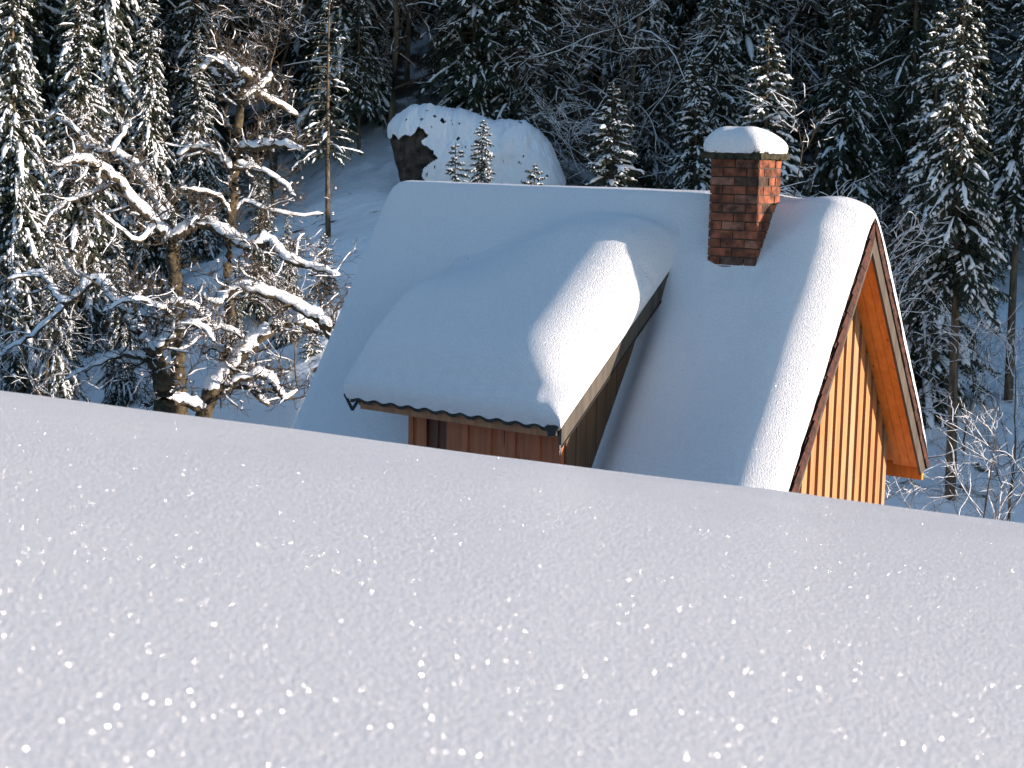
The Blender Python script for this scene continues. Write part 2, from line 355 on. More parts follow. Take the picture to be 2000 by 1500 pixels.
m = MB(); m.grid(np.stack([HH, AA-bul+edge, ZZ], -1)); main_o = sh(m).build('roof_snow', M_ROOFSNOW, roof, smooth=True)
# chimney
CH = dict(h0=-.486, h1=-.072, a0=.93, a1=1.44, zb=-1.0, zt=.555)
m = MB(); tones = []
m.box((CH['h0']+.008, CH['a0']+.008, CH['zb']), (CH['h1']-.008, CH['a1']-.008, CH['zt']-.002), 1)
tones.append(('m', 8))
zc = CH['zt']-.005; row = 0
bl, bh = .25, .0825
def brick_tone():
    t = rng.random()
    if t < .08: c = np.array([.13, .075, .055])
    elif t < .20: c = np.array([.25, .12, .08])
    else: c = np.array([.25, .088, .048])*(.7+.5*rng.random())
    return c
while zc > CH['zb']:
    z0, z1 = zc-bh+.011, zc
    hd = (row % 2)
    # faces seen on the two long and two short sides
    for (face, length) in (('f', CH['a1']-CH['a0']), ('b', CH['a1']-CH['a0']), ('r', CH['h1']-CH['h0']), ('l', CH['h1']-CH['h0'])):
        p = 0.0
        off = (.125 if hd else .25) if face in 'fb' else (.25 if hd else .125)
        if face in 'rl': off = (.0 if hd else .09)+.09
        while p < length-.001:
            q = min(length, p+off); off = .25 if face in 'fb' else (.14 if hd else .125)
            if length-q < .05: q = length
            g = .006; j = rng.normal(0, .0025, 4)+.002
            dz = rng.normal(0, .0015)
            if face == 'f': lo, hi = (CH['h0']-.003-j[0], CH['a0']+p+g*(p > 0), z0+dz), (CH['h0']+.05, CH['a0']+q-g*(q < length), z1+dz)
            if face == 'b': lo, hi = (CH['h1']-.05, CH['a0']+p+g*(p > 0), z0+dz), (CH['h1']+.003+j[0], CH['a0']+q-g*(q < length), z1+dz)
            if face == 'r': lo, hi = (CH['h0']+p+(g if p > 0 else .0), CH['a0']-.001-j[0], z0+dz+.0007), (CH['h0']+q-(g if q < length else .0), CH['a0']+.049, z1+dz-.0007)
            if face == 'l': lo, hi = (CH['h0']+p+(g if p > 0 else .0), CH['a1']-.049, z0+dz+.0007), (CH['h0']+q-(g if q < length else .0), CH['a1']+.001+j[0], z1+dz-.0007)
            m.box(lo, hi, 0, .0016); tones.append((brick_tone(), 8))
            p = q
    zc -= bh; row += 1
sh(m)
ch = m.build('chimney', [M_BRICK, M_MORTAR], cabin)
ca = ch.data.color_attributes.new('tone', 'FLOAT_COLOR', 'POINT')
cv = []
for t, n_ in tones: cv += [((.05, .04, .035) if isinstance(t, str) else tuple(t))+(1.,)]*n_
ca.data.foreach_set('color', np.array(cv, np.float32).ravel())
m = MB(); nx = 26
def rough_slab(mb, lo, hi, amp):
    n1 = 16; t = np.linspace(0, 1, n1)
    ring = [(lo[0]+(hi[0]-lo[0])*q, lo[1]) for q in t[:-1]]+[(hi[0], lo[1]+(hi[1]-lo[1])*q) for q in t[:-1]]+[(hi[0]-(hi[0]-lo[0])*q, hi[1]) for q in t[:-1]]+[(lo[0], hi[1]-(hi[1]-lo[1])*q) for q in t[:-1]]
    ring = np.array(ring); n = len(ring)
    zb_ = lo[2]+rng.normal(0, amp, n); zt_ = hi[2]+rng.normal(0, amp, n)
    r2 = ring+rng.normal(0, amp*.8, ring.shape)
    V = np.vstack([np.c_[r2, zb_], np.c_[r2+rng.normal(0, amp*.7, ring.shape), zt_]])
    mb.add(V, [(i, (i+1) % n, n+(i+1) % n, n+i) for i in range(n)])
    c = ring.mean(0)
    mb.add(np.vstack([V[:n], [*c, lo[2]]]), [((i+1) % n, i, n) for i in range(n)]); mb.add(np.vstack([V[n:], [*c, hi[2]]]), [(i, (i+1) % n, n) for i in range(n)])
rough_slab(m, (CH['h0']-.065, CH['a0']-.05, CH['zt']), (CH['h1']+.06, CH['a1']+.075, CH['zt']+.062), .0045)
sh(m).build('chimney_cap', M_CAP, ch)
# snow pillow on the cap: two soft humps, blunt sides
n = 56; t = np.linspace(-1, 1, n); tt = np.sign(t)*(1-(1-abs(t))**1.8)
GX, GY = np.meshgrid(tt, tt)
cx, cy = (CH['h0']+CH['h1'])/2, (CH['a0']+CH['a1'])/2+.012; rx, ry = .28, .333
rad = (abs(GX)**5+abs(GY)**5)**(1/5)
E_ = (1-np.clip(rad, 0, 1)**3.2)**.48
hump = .215+.035*np.exp(-((GY-.55)/.42)**2)+.03*np.exp(-((GY+.35)/.4)**2)-.03*GX+.02*fbm(GX*1.5+5, GY*1.5, 3, 31)
tap = 1-.20*E_**1.5*0
sx = GX*rx*(1+.07*np.sin(PI*np.clip(E_, 0, 1)**.8)); sy = GY*ry*(1+.07*np.sin(PI*np.clip(E_, 0, 1)**.8))
zz = CH['zt']+.055+hump*E_+.006*fbm(GX*9, GY*9, 2, 5)*(E_ < .5)
kx = np.clip(1/np.maximum(rad, 1e-6), 0, 1)
m = MB(); m.grid(np.stack([cx+sx*kx, cy+sy*kx, zz], -1)); sh(m).build('chimney_snow', M_ROOFSNOW, ch, smooth=True)
# dormer
DA0, DA1, DH = 2.02, 3.86, -1.93           # cheek, far cheek, front wall
RA0, RA1, EH = 1.83, 4.36, -2.22; EZ = -1.80; DT = .765   # roof extents, eave position, slope
def Dz(h): return EZ+DT*(h-EH)
m = MB()
polyc = [(DH, -5.6), (-.9, -5.6), (-.62, Dz(-.62)-.10), (DH, Dz(DH)-.10)]
m.prism(polyc, 'y', DA0, DA1)
a = DA0
for (a0, a1) in ((2.02, 2.30), (2.315, 2.585), (2.60, 2.87), (2.885, 3.15), (3.165, 3.39), (3.655, 3.86)):
    m.box((DH-.028, a0, -5.6), (DH-.0, a1-.0, Dz(DH)-.10)); 
    if a0 > 2.1 and a0 < 3.6: m.box((DH-.044, a0-.05, -5.6), (DH-.028, a0+.022, Dz(DH)-.105))
m.box((DH-.044, 3.655-.02, -5.6), (DH-.029, 3.69, Dz(DH)-.105)); m.box((DH-.046, 2.02, -5.6), (DH-.0281, 2.075, Dz(DH)-.105))
m.box((DH-.046, 3.80, -5.6), (DH-.0281, 3.86, Dz(DH)-.105))
dorm = sh(m).build('dormer', M_DORM, cabin)
m = MB(); m.box((DH-.012, 3.391, -4.4), (DH-.002, 3.654, Dz(DH)-.16)); m.box((DH-.03, 3.50, -4.4), (DH-.0125, 3.53, Dz(DH)-.17)); sh(m).build('shutter', M_DARKWOOD, dorm)
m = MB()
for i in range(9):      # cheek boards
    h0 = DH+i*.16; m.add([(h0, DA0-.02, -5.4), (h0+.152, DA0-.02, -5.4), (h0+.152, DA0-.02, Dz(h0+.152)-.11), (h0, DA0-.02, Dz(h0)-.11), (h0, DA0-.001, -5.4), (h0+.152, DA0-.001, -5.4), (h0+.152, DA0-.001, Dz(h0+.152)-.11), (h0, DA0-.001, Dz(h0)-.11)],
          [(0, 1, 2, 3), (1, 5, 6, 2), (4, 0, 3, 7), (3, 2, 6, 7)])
sh(m).build('dormer_cheek', M_CHEEK_SHADE, dorm)
# pantiled dormer roof: rolls run down the slope, so the eave line is scalloped
m = MB(); na = 260; ag = np.linspace(RA0+.01, RA1, na)
ph = ((ag-RA0)/.215) % 1.0
wave = .034*np.clip(np.sin(ph*PI*2)*.8+.25, -.15, 1)
hg = np.array([EH-.05, EH+.35, -1.2, -.60])
V = np.zeros((4, na, 3)); V[..., 0] = hg[:, None]; V[..., 1] = ag[None]; V[..., 2] = Dz(hg)[:, None]+wave[None]-.006
m.grid(V)
V2 = V.copy(); V2[..., 2] = Dz(hg)[:, None]+wave[None]*.7-.035; m.grid(V2[:, ::-1])
m.grid(np.stack([V2[0], V[0]])); m.grid(np.stack([V[:, 0], V2[:, 0]])); m.grid(np.stack([V2[:, -1], V[:, -1]]))
droof = sh(m).build('dormer_roof', M_DTILE, dorm)
m = MB()
m.prism([(EH-.012, Dz(EH)-.040), (EH-.012, Dz(EH)-.135), (EH+.016, Dz(EH)-.125), (EH+.016, Dz(EH)-.040)], 'y', RA0+.03, RA1-.10); sh(m).build('fascia_board', M_FASCIA, dorm)
m = MB(); m.prism([(EH+.017, Dz(EH)-.045), (EH+.017, Dz(EH)-.105), (DH, Dz(DH)-.105), (-.66, Dz(-.66)-.105), (-.66, Dz(-.66)-.045)], 'y', RA0+.032, RA1-.05); sh(m).build('dormer_soffit', M_DORM, dorm)
m = MB(); h0 = EH-.03
m.prism([(h0, Dz(h0)-.175), (h0, Dz(h0)-.012), (-.35, Dz(-.35)-.012), (-.35, Dz(-.35)-.175)][::-1], 'y', RA0-.004, RA0+.028); sh(m).build('barge_board', M_GREYWOOD, dorm)
m = MB(); h0 = EH-.03; m.prism([(h0, Dz(h0)-.188), (h0, Dz(h0)-.176), (-.35, Dz(-.35)-.176), (-.35, Dz(-.35)-.188)][::-1], 'y', RA0-.014, RA0+.03); sh(m).build('drip_strip', M_METAL, dorm)
# triangular iron bracket at the far end of the dormer eave, dark clump at the near end
m = MB(); c0 = np.array([EH-.03, RA1+.02, Dz(EH)-.01])
pts = [c0+np.array([0, .07, .0]), c0+np.array([0, -.13, -.01]), c0+np.array([0, -.03, -.145])]
for i in range(3): m.tube([pts[i], pts[(i+1) % 3]], [.016, .016], 6, cap=True)
sh(m).build('bracket', M_METAL, dorm)
m = MB(); m.box((EH-.07, RA0+.035, Dz(EH)-.12), (EH-.013, RA0+.12, Dz(EH)-.02), 0, .008); m.box((EH-.06, RA0+.01, Dz(EH)-.05), (EH-.03, RA0+.15, Dz(EH)+.01), 0, .006); sh(m).build('eave_clip', M_METAL, dorm)
m = MB(); m.tube([(EH-.035, RA0+.005, Dz(EH)-.19), (EH-.035, RA0+.004, Dz(EH)-.23), (EH-.036, RA0+.006, Dz(EH)-.28)], [.008, .006, .0015], 6, cap=True); sh(m).build('icicle', M_ICE, dorm)
# dormer snow blanket blending into the main roof snow
DS0, DS1 = RA0-.012, RA1+.04
da = np.concatenate([DS0+np.linspace(0, 1, 60)**2*.7, np.linspace(DS0+.7, DS1-.6, 120)[1:], DS1-np.linspace(1, 0, 50)[1:]**2*.6])
dh = np.concatenate([EH-.055+np.linspace(0, 1, 50)**2*.5, np.linspace(EH+.445, -.02, 170)[1:]])
AA, HH = np.meshgrid(da, dh)
Mt = Mtop(HH, AA)
tile = Dz(HH)+.012*np.sin((AA-RA0)/.215*2*PI)*.9*np.exp(-((HH-(EH-.055))/.05)**2)+.008
bottom = np.maximum(tile, Mt-.06)
ds_th = (.53+.05*np.exp(-((AA-RA0)/.8)**2))*(1+.02*fbm(AA*.9, HH*.9, 3, 77))*(1-.32*sst((HH+.85)/.6))
top = smax(Mt+.0, Dz(HH)+ds_th, .22)-.002
top = -smax(-top, -(Z0-.012), .10)
Eh = sell(HH-(EH-.055), .42, 3.0)
up = sst((HH+1.7)/1.2)
upr = sst((HH+.46)/.40)
Ea = (sell(AA-DS0, .74, 2.0)*(1-upr)+upr*sst((AA-DS0)/1.5))*(sell(DS1-AA, .24, 2.2)*(1-up)+up*sst((DS1-AA)/1.6))
z = bottom+(top-bottom)*Eh*Ea
fr = (z-tile)
bulh = .055*np.exp(-((HH-(EH-.055))/.05)**2)*np.sin(np.clip(fr/.32, 0, 1)*PI)
bula = .06*np.exp(-((AA-DS0)/.10)**2)*np.sin(np.clip(fr/.35, 0, 1)*PI)*(HH < -.9); bula2 = .05*np.exp(-((DS1-AA)/.08)**2)*np.sin(np.clip(fr/.35, 0, 1)*PI)*(HH < -1.2)
m = MB(); m.grid(np.stack([HH-bulh, AA-bula+bula2, z], -1)); sh(m).build('dormer_snow', M_ROOFSNOW, dorm, smooth=True)
# ------------------------------------------------------------------ boulder
def boulder(px0, px1, pytop, pybase, Y):
    c0 = at((px0+px1)/2, pybase, Y); w = (px1-px0)/F_PX*Y/2; hgt = (pybase-pytop)/F_PX*Y
    o = empty('boulder', tuple(c0)); tag(o, 'huge snow-covered boulder with a dark rock face on its left, at the forest edge', 'boulder')
    nu, nv = 520, 260
    kx = np.array([-1, -.96, -.85, -.7, -.4, -.15, .1, .4, .6, .8, .92, 1.0, 1.04]); kz = np.array([.0, .66, .86, .97, 1.0, .96, .85, .84, .80, .62, .40, .16, .0])
    X, PH = np.meshgrid(np.linspace(-1, 1.04, nu), np.linspace(0, PI, nv))
    def shape(infl):
        prof = np.interp(X, kx, kz)
        prof = (prof+np.interp(X-.03, kx, kz)+np.interp(X+.03, kx, kz))/3
        zf = np.sin(PH)**.62
        z = (prof*hgt+infl)*zf
        dep = .60*w*np.sqrt(np.clip(1-(X/1.05)**4, 0.02, 1))
        y = -np.sign(np.cos(PH))*abs(np.cos(PH))**.8*(dep+infl)
        lump = .22*fbm(X*4+3, zf*3+np.cos(PH), 5, 50)*(.25+zf)
        x = X*w*(1+.05*fbm(z*2, y*2, 3, 8))
        # undercut left foot
        x = x+np.clip(-X-.45, 0, 1)*np.clip(.8-z/hgt, 0, 1)*w*.75
        y = y-lump*np.cos(PH)*1.2; z = z+lump*.30*(infl > 0)+lump*.35+.05*fbm(X*12, zf*9+3, 3, 5)*zf
        return np.stack([x, y, z-.15], -1), zf
    V, _ = shape(0.0); m = MB(); m.grid(V); m.build('rock', M_ROCK, o, smooth=True)
    S, zf = shape(.10); zr = S[..., 2]/hgt; n1 = fbm(X*9, zf*6+3*np.cos(PH), 4, 9)
    bare = (X+.42+.22*fbm(zf*6, X*4, 4, 19) < 0)*(zr < .66+.12*n1)*(PH < PI*.62)
    n2_ = fbm(X*13+zf*7, zf*20-X*5, 6, 61); ledge = (n2_ > .60-.17*np.exp(-((X+.33)/.20)**2)-.06*np.exp(-((X-.75)/.15)**2))*(zr < .93)*(zr > .05)*(PH < PI/2)
    hole = (bare | ledge)
    m = MB(); m.grid(S); q = m.f[0]; keep = ~(hole.ravel()[q].sum(1) >= 2); m.f[0] = q[keep]; m.m[0] = m.m[0][keep]
    m.build('snow_coat', M_SNOW, o, smooth=True)
    return o
boulder(742, 1110, 200, 400, 33.0)
# ------------------------------------------------------------------ tree builders
def spruce_mesh(H, R, seed, nb, z0=.08, droop=.5, snow=1.0, dens=1.0, tip=.9):
    """needle crown and snow of one spruce: drooping branches carrying combs of hanging sprays"""
    g = np.random.default_rng(seed); C = MB(); S = MB(); T = MB()
    bend = g.normal(0, .012*H, 2)
    def axis_pt(z): t = z/H; return np.array([bend[0]*math.sin(t*3), bend[1]*math.sin(t*2.4+.5), z])
    T.tube([axis_pt(z) for z in np.linspace(-.3, H, 9)], np.linspace(.0095*H+.015, .008, 9), 7)
    sprV = []; snV = []
    for i in range(nb):
        f = z0+(1-z0)*((i+g.random())/nb)**1.15
        z = f*H
        Lb = R*(1-f)**.78*g.uniform(.62, 1.12)+.10
        if f > .97: Lb *= .6
        az = i*2.39996+g.normal(0, .4); d = np.array([math.cos(az), math.sin(az), 0]); sdv = np.array([-d[1], d[0], 0])
        p0 = axis_pt(z); t = np.linspace(0, 1, 6)
        dr = droop*g.uniform(.6, 1.6)*(1-f*.6)
        rise = .30*f+.05
        P = p0+d*(Lb*t*(1-.12*dr*t*t))[:, None]+np.array([0, 0, 1.])*(Lb*(rise*t-dr*t**1.8+.16*dr*t**5))[:, None]
        P += sdv*(g.normal(0, .05)*Lb*t**2)[:, None]
        C.tube(P, np.linspace(.010+.012*Lb, .004, 6), 3, 1)
        # snow pillow riding on the branch
        if g.random() < .8*snow:
            w = min(.075, (.008+.034*Lb)*g.uniform(.4, 1.6))*min(1, .3+.7*snow)
            t2 = np.linspace(g.uniform(.15, .5), g.uniform(.8, 1.02), 7); Ps = np.stack([np.interp(t2, t, P[:, k]) for k in range(3)], 1)
            rr = w*np.array([.25, .8, 1, 1.1, 1.15, .9, .2])*g.uniform(.35, 1.5, 7)
            Ps[:, 2] += rr*.45
            S.tube(Ps, rr, 6, 0, ry=.75)
        ntw = int((8+Lb*13)*dens)
        for j in range(ntw):
            tj = .12+.88*(j+g.random())/ntw; pj = np.array([np.interp(tj, t, P[:, k]) for k in range(3)])
            side = 1 if j % 2 else -1
            Lt = Lb*.34*(1-.55*tj)*g.uniform(.6, 1.3)+.06
            dirv = d*g.uniform(.35, .9)+sdv*side*g.uniform(.5, 1.0)+np.array([0, 0, -1])*g.uniform(.2, 1.5)*(1-f*.7)*(.5+droop)
            dirv /= np.linalg.norm(dirv)
            wv = np.cross(dirv, [0, 0, 1.]); wv /= np.linalg.norm(wv)+1e-6; nv = np.cross(wv, dirv)
            wt = Lt*.19+.014
            e = pj+dirv*Lt
            # serrated spray: 5 needle tufts per side
            q = []
            for k in range(4):
                b0 = pj+dirv*Lt*(k/4.2); b1 = pj+dirv*Lt*((k+1.0)/4.2)
                ww = wt*(1-.18*k)*g.uniform(.7, 1.3)
                q.append((b0, b1, b1+dirv*ww*.7+wv*ww-nv*ww*.25)); q.append((b0, b1, b1+dirv*ww*.7-wv*ww-nv*ww*.25))
            q.append((pj+wv*.012, pj-wv*.012, e)); 
            q.append((pj+nv*.0, pj+dirv*Lt*.55, pj+dirv*Lt*.5-np.array([0, 0, wt*1.3])))
            sprV.append(np.array(q))
            if g.random() < .50*snow:
                ws = wt*g.uniform(.25, .72)*min(1, .4+.6*snow); hgt = ws*.8
                a0 = pj+dirv*Lt*g.uniform(0, .35); a3 = a0+dirv*Lt*g.uniform(.35, .7)
                a1 = a0*.68+a3*.32; a2 = a0*.3+a3*.7; o_ = nv*.008
                V = [a0, a1+wv*ws+o_, a1+nv*hgt+np.array([0, 0, hgt*.4]), a1-wv*ws+o_, a2+wv*ws*.9+o_, a2+nv*hgt+np.array([0, 0, hgt*.4]), a2-wv*ws*.9+o_, a3]
                snV.append(np.array(V))
    Q = np.concatenate(sprV).reshape(-1, 3); C.add(Q, np.arange(len(Q)).reshape(-1, 3), 0)
    if snV:
        V = np.concatenate(snV); base = np.arange(len(snV))[:, None, None]*8
        S.add(V, (np.array([[1, 2, 5, 4], [2, 3, 6, 5], [4, 6, 3, 1]])[None]+base).reshape(-1, 4))
        S.add(V, (np.array([[0, 2, 1], [0, 3, 2], [7, 4, 5], [7, 5, 6], [0, 1, 3], [7, 6, 4]])[None]+base).reshape(-1, 3))
    return T, C, S
def make_spruce(name, **kw):
    T, C, S = spruce_mesh(**kw)
    return dict(H=kw['H'], trunk=T.mesh('trunk', M_BARK, True), crown=C.mesh('crown', [M_NEEDLE, M_TWIG]), snow=S.mesh('snow', M_SNOW, True))
def grow(path, r0, r1, g, wig):
    return path
def bare_tree_mesh(H, seed, spread=.45, levels=4, nmain=14, snow=1.0, up=.55, trunk_r=.022):
    g = np.random.default_rng(seed); B = MB(); S = MB(); T = MB()
    tz = np.linspace(0, 1, 12); P = np.stack([np.cumsum(g.normal(0, .012*H, 12)), np.cumsum(g.normal(0, .012*H, 12)), tz*H], 1); P[0, :2] = 0; P[0, 2] = -.3
    T.tube(P, np.linspace(trunk_r*H, .006, 12), 7)
    def branch(p, d, Lb, r, lv):
        n = 6; pts = [p]; d = d.copy()
        for i in range(n):
            d = d+g.normal(0, .16, 3)+np.array([0, 0, .05 if lv < 2 else -.02]); d /= np.linalg.norm(d); pts.append(pts[-1]+d*Lb/n)
        pts = np.array(pts); B.tube(pts, np.linspace(r, max(r*.3, .0028), n+1), 3 if r < .02 else 5)
        hz = np.sqrt((np.diff(pts, axis=0)[:, :2]**2).sum(1))/(Lb/n)
        if snow and hz.mean() > .45 and g.random() < .85*snow:
            rr = (r*.6+.004)*g.uniform(.7, 1.3, n+1)*np.array([.6]+[1]*(n-1)+[.3]); S.tube(pts+np.array([0, 0, 1])*(rr*.5+r*.6)[:, None], rr, 4, ry=.8)
        if lv < levels:
            for k in range(g.integers(3, 6) if lv > 1 else g.integers(5, 8)):
                t = g.uniform(.2, 1); q = pts[int(t*n)]; dd = d+g.normal(0, .7, 3); dd[2] += .1; dd /= np.linalg.norm(dd)
                branch(q, dd, Lb*g.uniform(.35, .6), r*.5, lv+1)
    for i in range(nmain):
        f = g.uniform(.12, 1); q = np.array([np.interp(f, tz, P[:, k]) for k in range(3)])
        az = g.uniform(0, 2*PI); d = np.array([math.cos(az)*.8, math.sin(az)*.8, up*g.uniform(.2, 1.3)]); d /= np.linalg.norm(d)
        branch(q, d, H*spread*(1-f*.65)*g.uniform(.6, 1.1), .38*trunk_r*H*(1-f*.6), 1)
    return T, B, S
def make_bare(**kw):
    T, B, S = bare_tree_mesh(**kw)
    return dict(H=kw['H'], trunk=T.mesh('trunk', M_BARK, True), crown=B.mesh('branches', M_TWIG), snow=S.mesh('snow', M_SNOW, True))
def place(kind, proto, x, y, label, cat, group=None, scale=1.0, rz=None, zoff=-.1, lean=(0, 0), z=None, parts=('trunk', 'crown', 'snow')):
    z = float(G(np.array(x, float), np.array(y, float))) if z is None else z
    o = empty(kind, (x, y, z+zoff), rng.uniform(0, 2*PI) if rz is None else rz); o.scale = (scale,)*3
    o.rotation_euler.x, o.rotation_euler.y = lean
    tag(o, label, cat, group)
    for p in parts:
        nm = {'trunk': 'trunk', 'crown': 'crown', 'snow': 'snow'}[p]
        c = bpy.data.objects.new(nm, proto[p]); col.objects.link(c); c.parent = o
        if p == 'snow': c['kind'] = 'stuff'
    return o
SP = [make_spruce('a', H=12, R=2.1, seed=1, nb=250, droop=1.1, snow=1.0),
      make_spruce('b', H=12, R=1.8, seed=2, nb=250, droop=1.45, snow=1.15),
      make_spruce('c', H=12, R=2.4, seed=3, nb=200, droop=1.0, snow=.7, z0=.12),
      make_spruce('d', H=12, R=2.0, seed=4, nb=120, droop=1.1, snow=.5, z0=.25)]
DARK = [make_spruce('h', H=12, R=1.9, seed=41, nb=230, droop=.9, snow=.85, z0=.05),
        make_spruce('i', H=12, R=1.7, seed=42, nb=230, droop=1.1, snow=.95, z0=.10),
        make_spruce('j', H=12, R=2.0, seed=43, nb=200, droop=.75, snow=.7, z0=.08)]
SMALL = [make_spruce('e', H=3, R=.75, seed=11, nb=75, droop=.45, snow=.9, z0=.03), make_spruce('f', H=3, R=.65, seed=12, nb=65, droop=.5, snow=1.1, z0=.03)]
FIR = [make_spruce('m', H=5, R=1.15, seed=61, nb=170, droop=.75, snow=1.15, z0=.04), make_spruce('n', H=5, R=1.0, seed=62, nb=170, droop=1.0, snow=1.2, z0=.04)]
BUSH = make_bare(H=4, seed=35, nmain=20, spread=.7, levels=3, up=.8, trunk_r=.008, snow=.5)
DEAD = make_spruce('g', H=12, R=2.0, seed=21, nb=80, droop=.5, snow=.7, z0=.3, dens=.3)
BARE = [make_bare(H=9, seed=31, nmain=20, trunk_r=.009, snow=.3), make_bare(H=9, seed=32, nmain=26, spread=.38, trunk_r=.008, snow=.25), make_bare(H=4, seed=33, nmain=14, spread=.6, levels=3, up=.8, trunk_r=.007, snow=.7)]
# spruces one can point to: (proto, px of the stem, py of the top, depth, label)
def spot(px, Y):      # ground point under an image column at depth Y
    p = at(px, 400, Y); return p[0], p[1]
def hero(kind, proto, px, pytop, Y, label, cat='spruce', lean=(0, 0), group=None, rz=None):
    x, y = spot(px, Y); z = float(G(np.array(x), np.array(y))); H = at(px, pytop, Y)[2]-z
    return place(kind, proto, x, y, label, cat, group, scale=H/proto['H'], lean=lean, rz=rz)
g_near = 'snow-laden spruces along the forest edge'
hero('spruce_tree', SP[1], 35, -200, 27.5, 'tall snow-laden spruce at the left edge of the photo', group=g_near)
hero('spruce_tree', SP[0], 165, -110, 29.5, 'sunlit snow-laden spruce second from the left, behind the old fruit trees', group=g_near)
hero('spruce_tree', SP[1], 292, -70, 31.5, 'sunlit spruce with steeply hanging boughs, third from the left edge', group=g_near)
hero('spruce_tree', SP[0], 388, 40, 33.5, 'narrow half-shaded spruce behind the top of the fruit tree with the snow-capped crown', group=g_near)
hero('spruce_tree', SP[2], 500, 290, 27.0, 'low spruce with drooping snowy boughs behind the fork of the old fruit tree', group=g_near)
hero('spruce_tree', SP[1], 105, 330, 25.5, 'dark low spruce under the left fruit tree limbs', group=g_near)
hero('spruce_tree', SMALL[0], 632, 440, 27.0, 'little spruce just left of the sloping left roof edge', group=g_near)
hero('spruce_tree', SP[3], 700, -90, 36, 'half-bare spruce rising left of the boulder', group=g_near)
hero('spruce_tree', SP[2], 795, -120, 41, 'spruce with a visible stem standing right behind the left end of the boulder', group=g_near)
hero('spruce_tree', FIR[1], 942, 222, 28.0, 'young snow-dusted spruce in front of the middle of the boulder', group='young spruces in front of the boulder')
hero('spruce_tree', SMALL[1], 888, 268, 28.6, 'smaller young spruce left of the one before the middle of the boulder', group='young spruces in front of the boulder')
hero('spruce_tree', SMALL[0], 1042, 310, 28.5, 'tiny spruce nearly buried in snow before the right half of the boulder', group='young spruces in front of the boulder')
hero('spruce_tree', FIR[0], 1190, 150, 26.5, 'young spruce right of the boulder, its boughs loaded with snow, above the ridge', group=g_near)
hero('spruce_tree', FIR[1], 1345, 95, 31, 'slim drooping spruce just left of the chimney', group=g_near)
hero('spruce_tree', FIR[0], 1487, 40, 28.5, 'bushy spruce with a dense tip right behind the chimney', group=g_near)
hero('spruce_tree', SP[2], 1628, -160, 34, 'tall spruce with a long bare stem between chimney and gable', group=g_near)
hero('spruce_tree', FIR[1], 1815, 10, 28, 'spruce with thick blue-shaded snow on its boughs behind the gable peak', group=g_near)
TALL = make_spruce('k', H=12, R=1.9, seed=51, nb=190, droop=1.2, snow=.9, z0=.40)
hero('spruce_tree', TALL, 1893, -130, 24.5, 'tall spruce at the right with a long dark bare trunk reaching the snow', group=g_near, lean=(0, .05))
hero('spruce_tree', TALL, 1995, -150, 28, 'spruce cut off by the right edge of the photo', group=g_near)
hero('spruce_tree', DEAD, 645, -110, 30.5, 'dark thin conifer with almost bare side branches left of the boulder', group=g_near)
hero('spruce_tree', DEAD, 1850, -60, 34, 'sparse dark conifer whose stem stands behind the right gable edge', group=g_near)
hero('bare_tree', BARE[0], 1225, -60, 34, 'bare forked tree with snow on its twigs above the ridge, left of the chimney', 'tree')
hero('bare_tree', BARE[2], 1000, 60, 35.5, 'bare bushy tree spreading behind the right half of the boulder', 'tree')
hero('bare_tree', BARE[1], 540, -60, 34, 'brownish bare tree behind the crown of the tallest fruit tree', 'tree')
hero('bare_tree', BARE[2], 1110, 130, 33.0, 'low bare bush with arching snowy twigs right of the boulder', 'tree')
hero('bare_tree', BARE[2], 1570, 250, 26, 'bare snowy bush showing just right of the chimney', 'tree')
hero('bare_tree', BUSH, 1740, 430, 24, 'bare snowy bush behind the gable peak', 'tree')
hero('bare_tree', BARE[0], 1765, 350, 29, 'thin bare tree on the shaded slope right of the gable', 'tree')
hero('bare_tree', BUSH, 1915, 560, 26, 'broad snow-covered bush beside the bare trunk at the right', 'tree')
hero('bare_tree', BUSH, 1995, 640, 23, 'snow-covered bush cut by the right edge', 'tree')
hero('bare_tree', BUSH, 1960, 800, 20.5, 'bare snowy bush at the lower right edge', 'tree')
hero('bare_tree', BARE[2], 1740, 955, 17.5, 'small snow-clotted bush at the foot of the gable wall', 'tree')
hero('spruce_tree', SP[0], 560, 400, 25.5, 'low snowy spruce in the gap between fruit trees and left roof edge', group=g_near)
hero('spruce_tree', SP[2], 465, 540, 24.6, 'short spruce low down between the trunks of the fruit trees', group=g_near)
hero('spruce_tree', SMALL[1], 610, 560, 24.4, 'small spruce peeping out low beside the left roof edge', group=g_near)
hero('spruce_tree', SP[1], 232, 430, 26.0, 'half-hidden spruce behind the left limbs of the forked fruit tree', group=g_near)
hero('bare_tree', BUSH, 585, 470, 23.5, 'bare thicket of fine twigs beside the left roof edge', 'tree')
hero('bare_tree', BUSH, 90, 520, 24.5, 'bare thicket under the far left fruit tree limbs', 'tree')
hero('bare_tree', BARE[2], 430, 560, 23.8, 'bare thicket low behind the leaning fruit tree', 'tree')
hero('spruce_tree', DARK[0], 690, -60, 38.5, 'shaded spruce rising just left of the boulder, behind the half-bare one', group=g_near)
hero('spruce_tree', DARK[1], 752, 10, 37.0, 'dark slim spruce whose foot is hidden by the left end of the boulder', group=g_near)
hero('spruce_tree', DARK[2], 860, -120, 39.5, 'dark broad spruce straight above the top of the boulder', group=g_near)
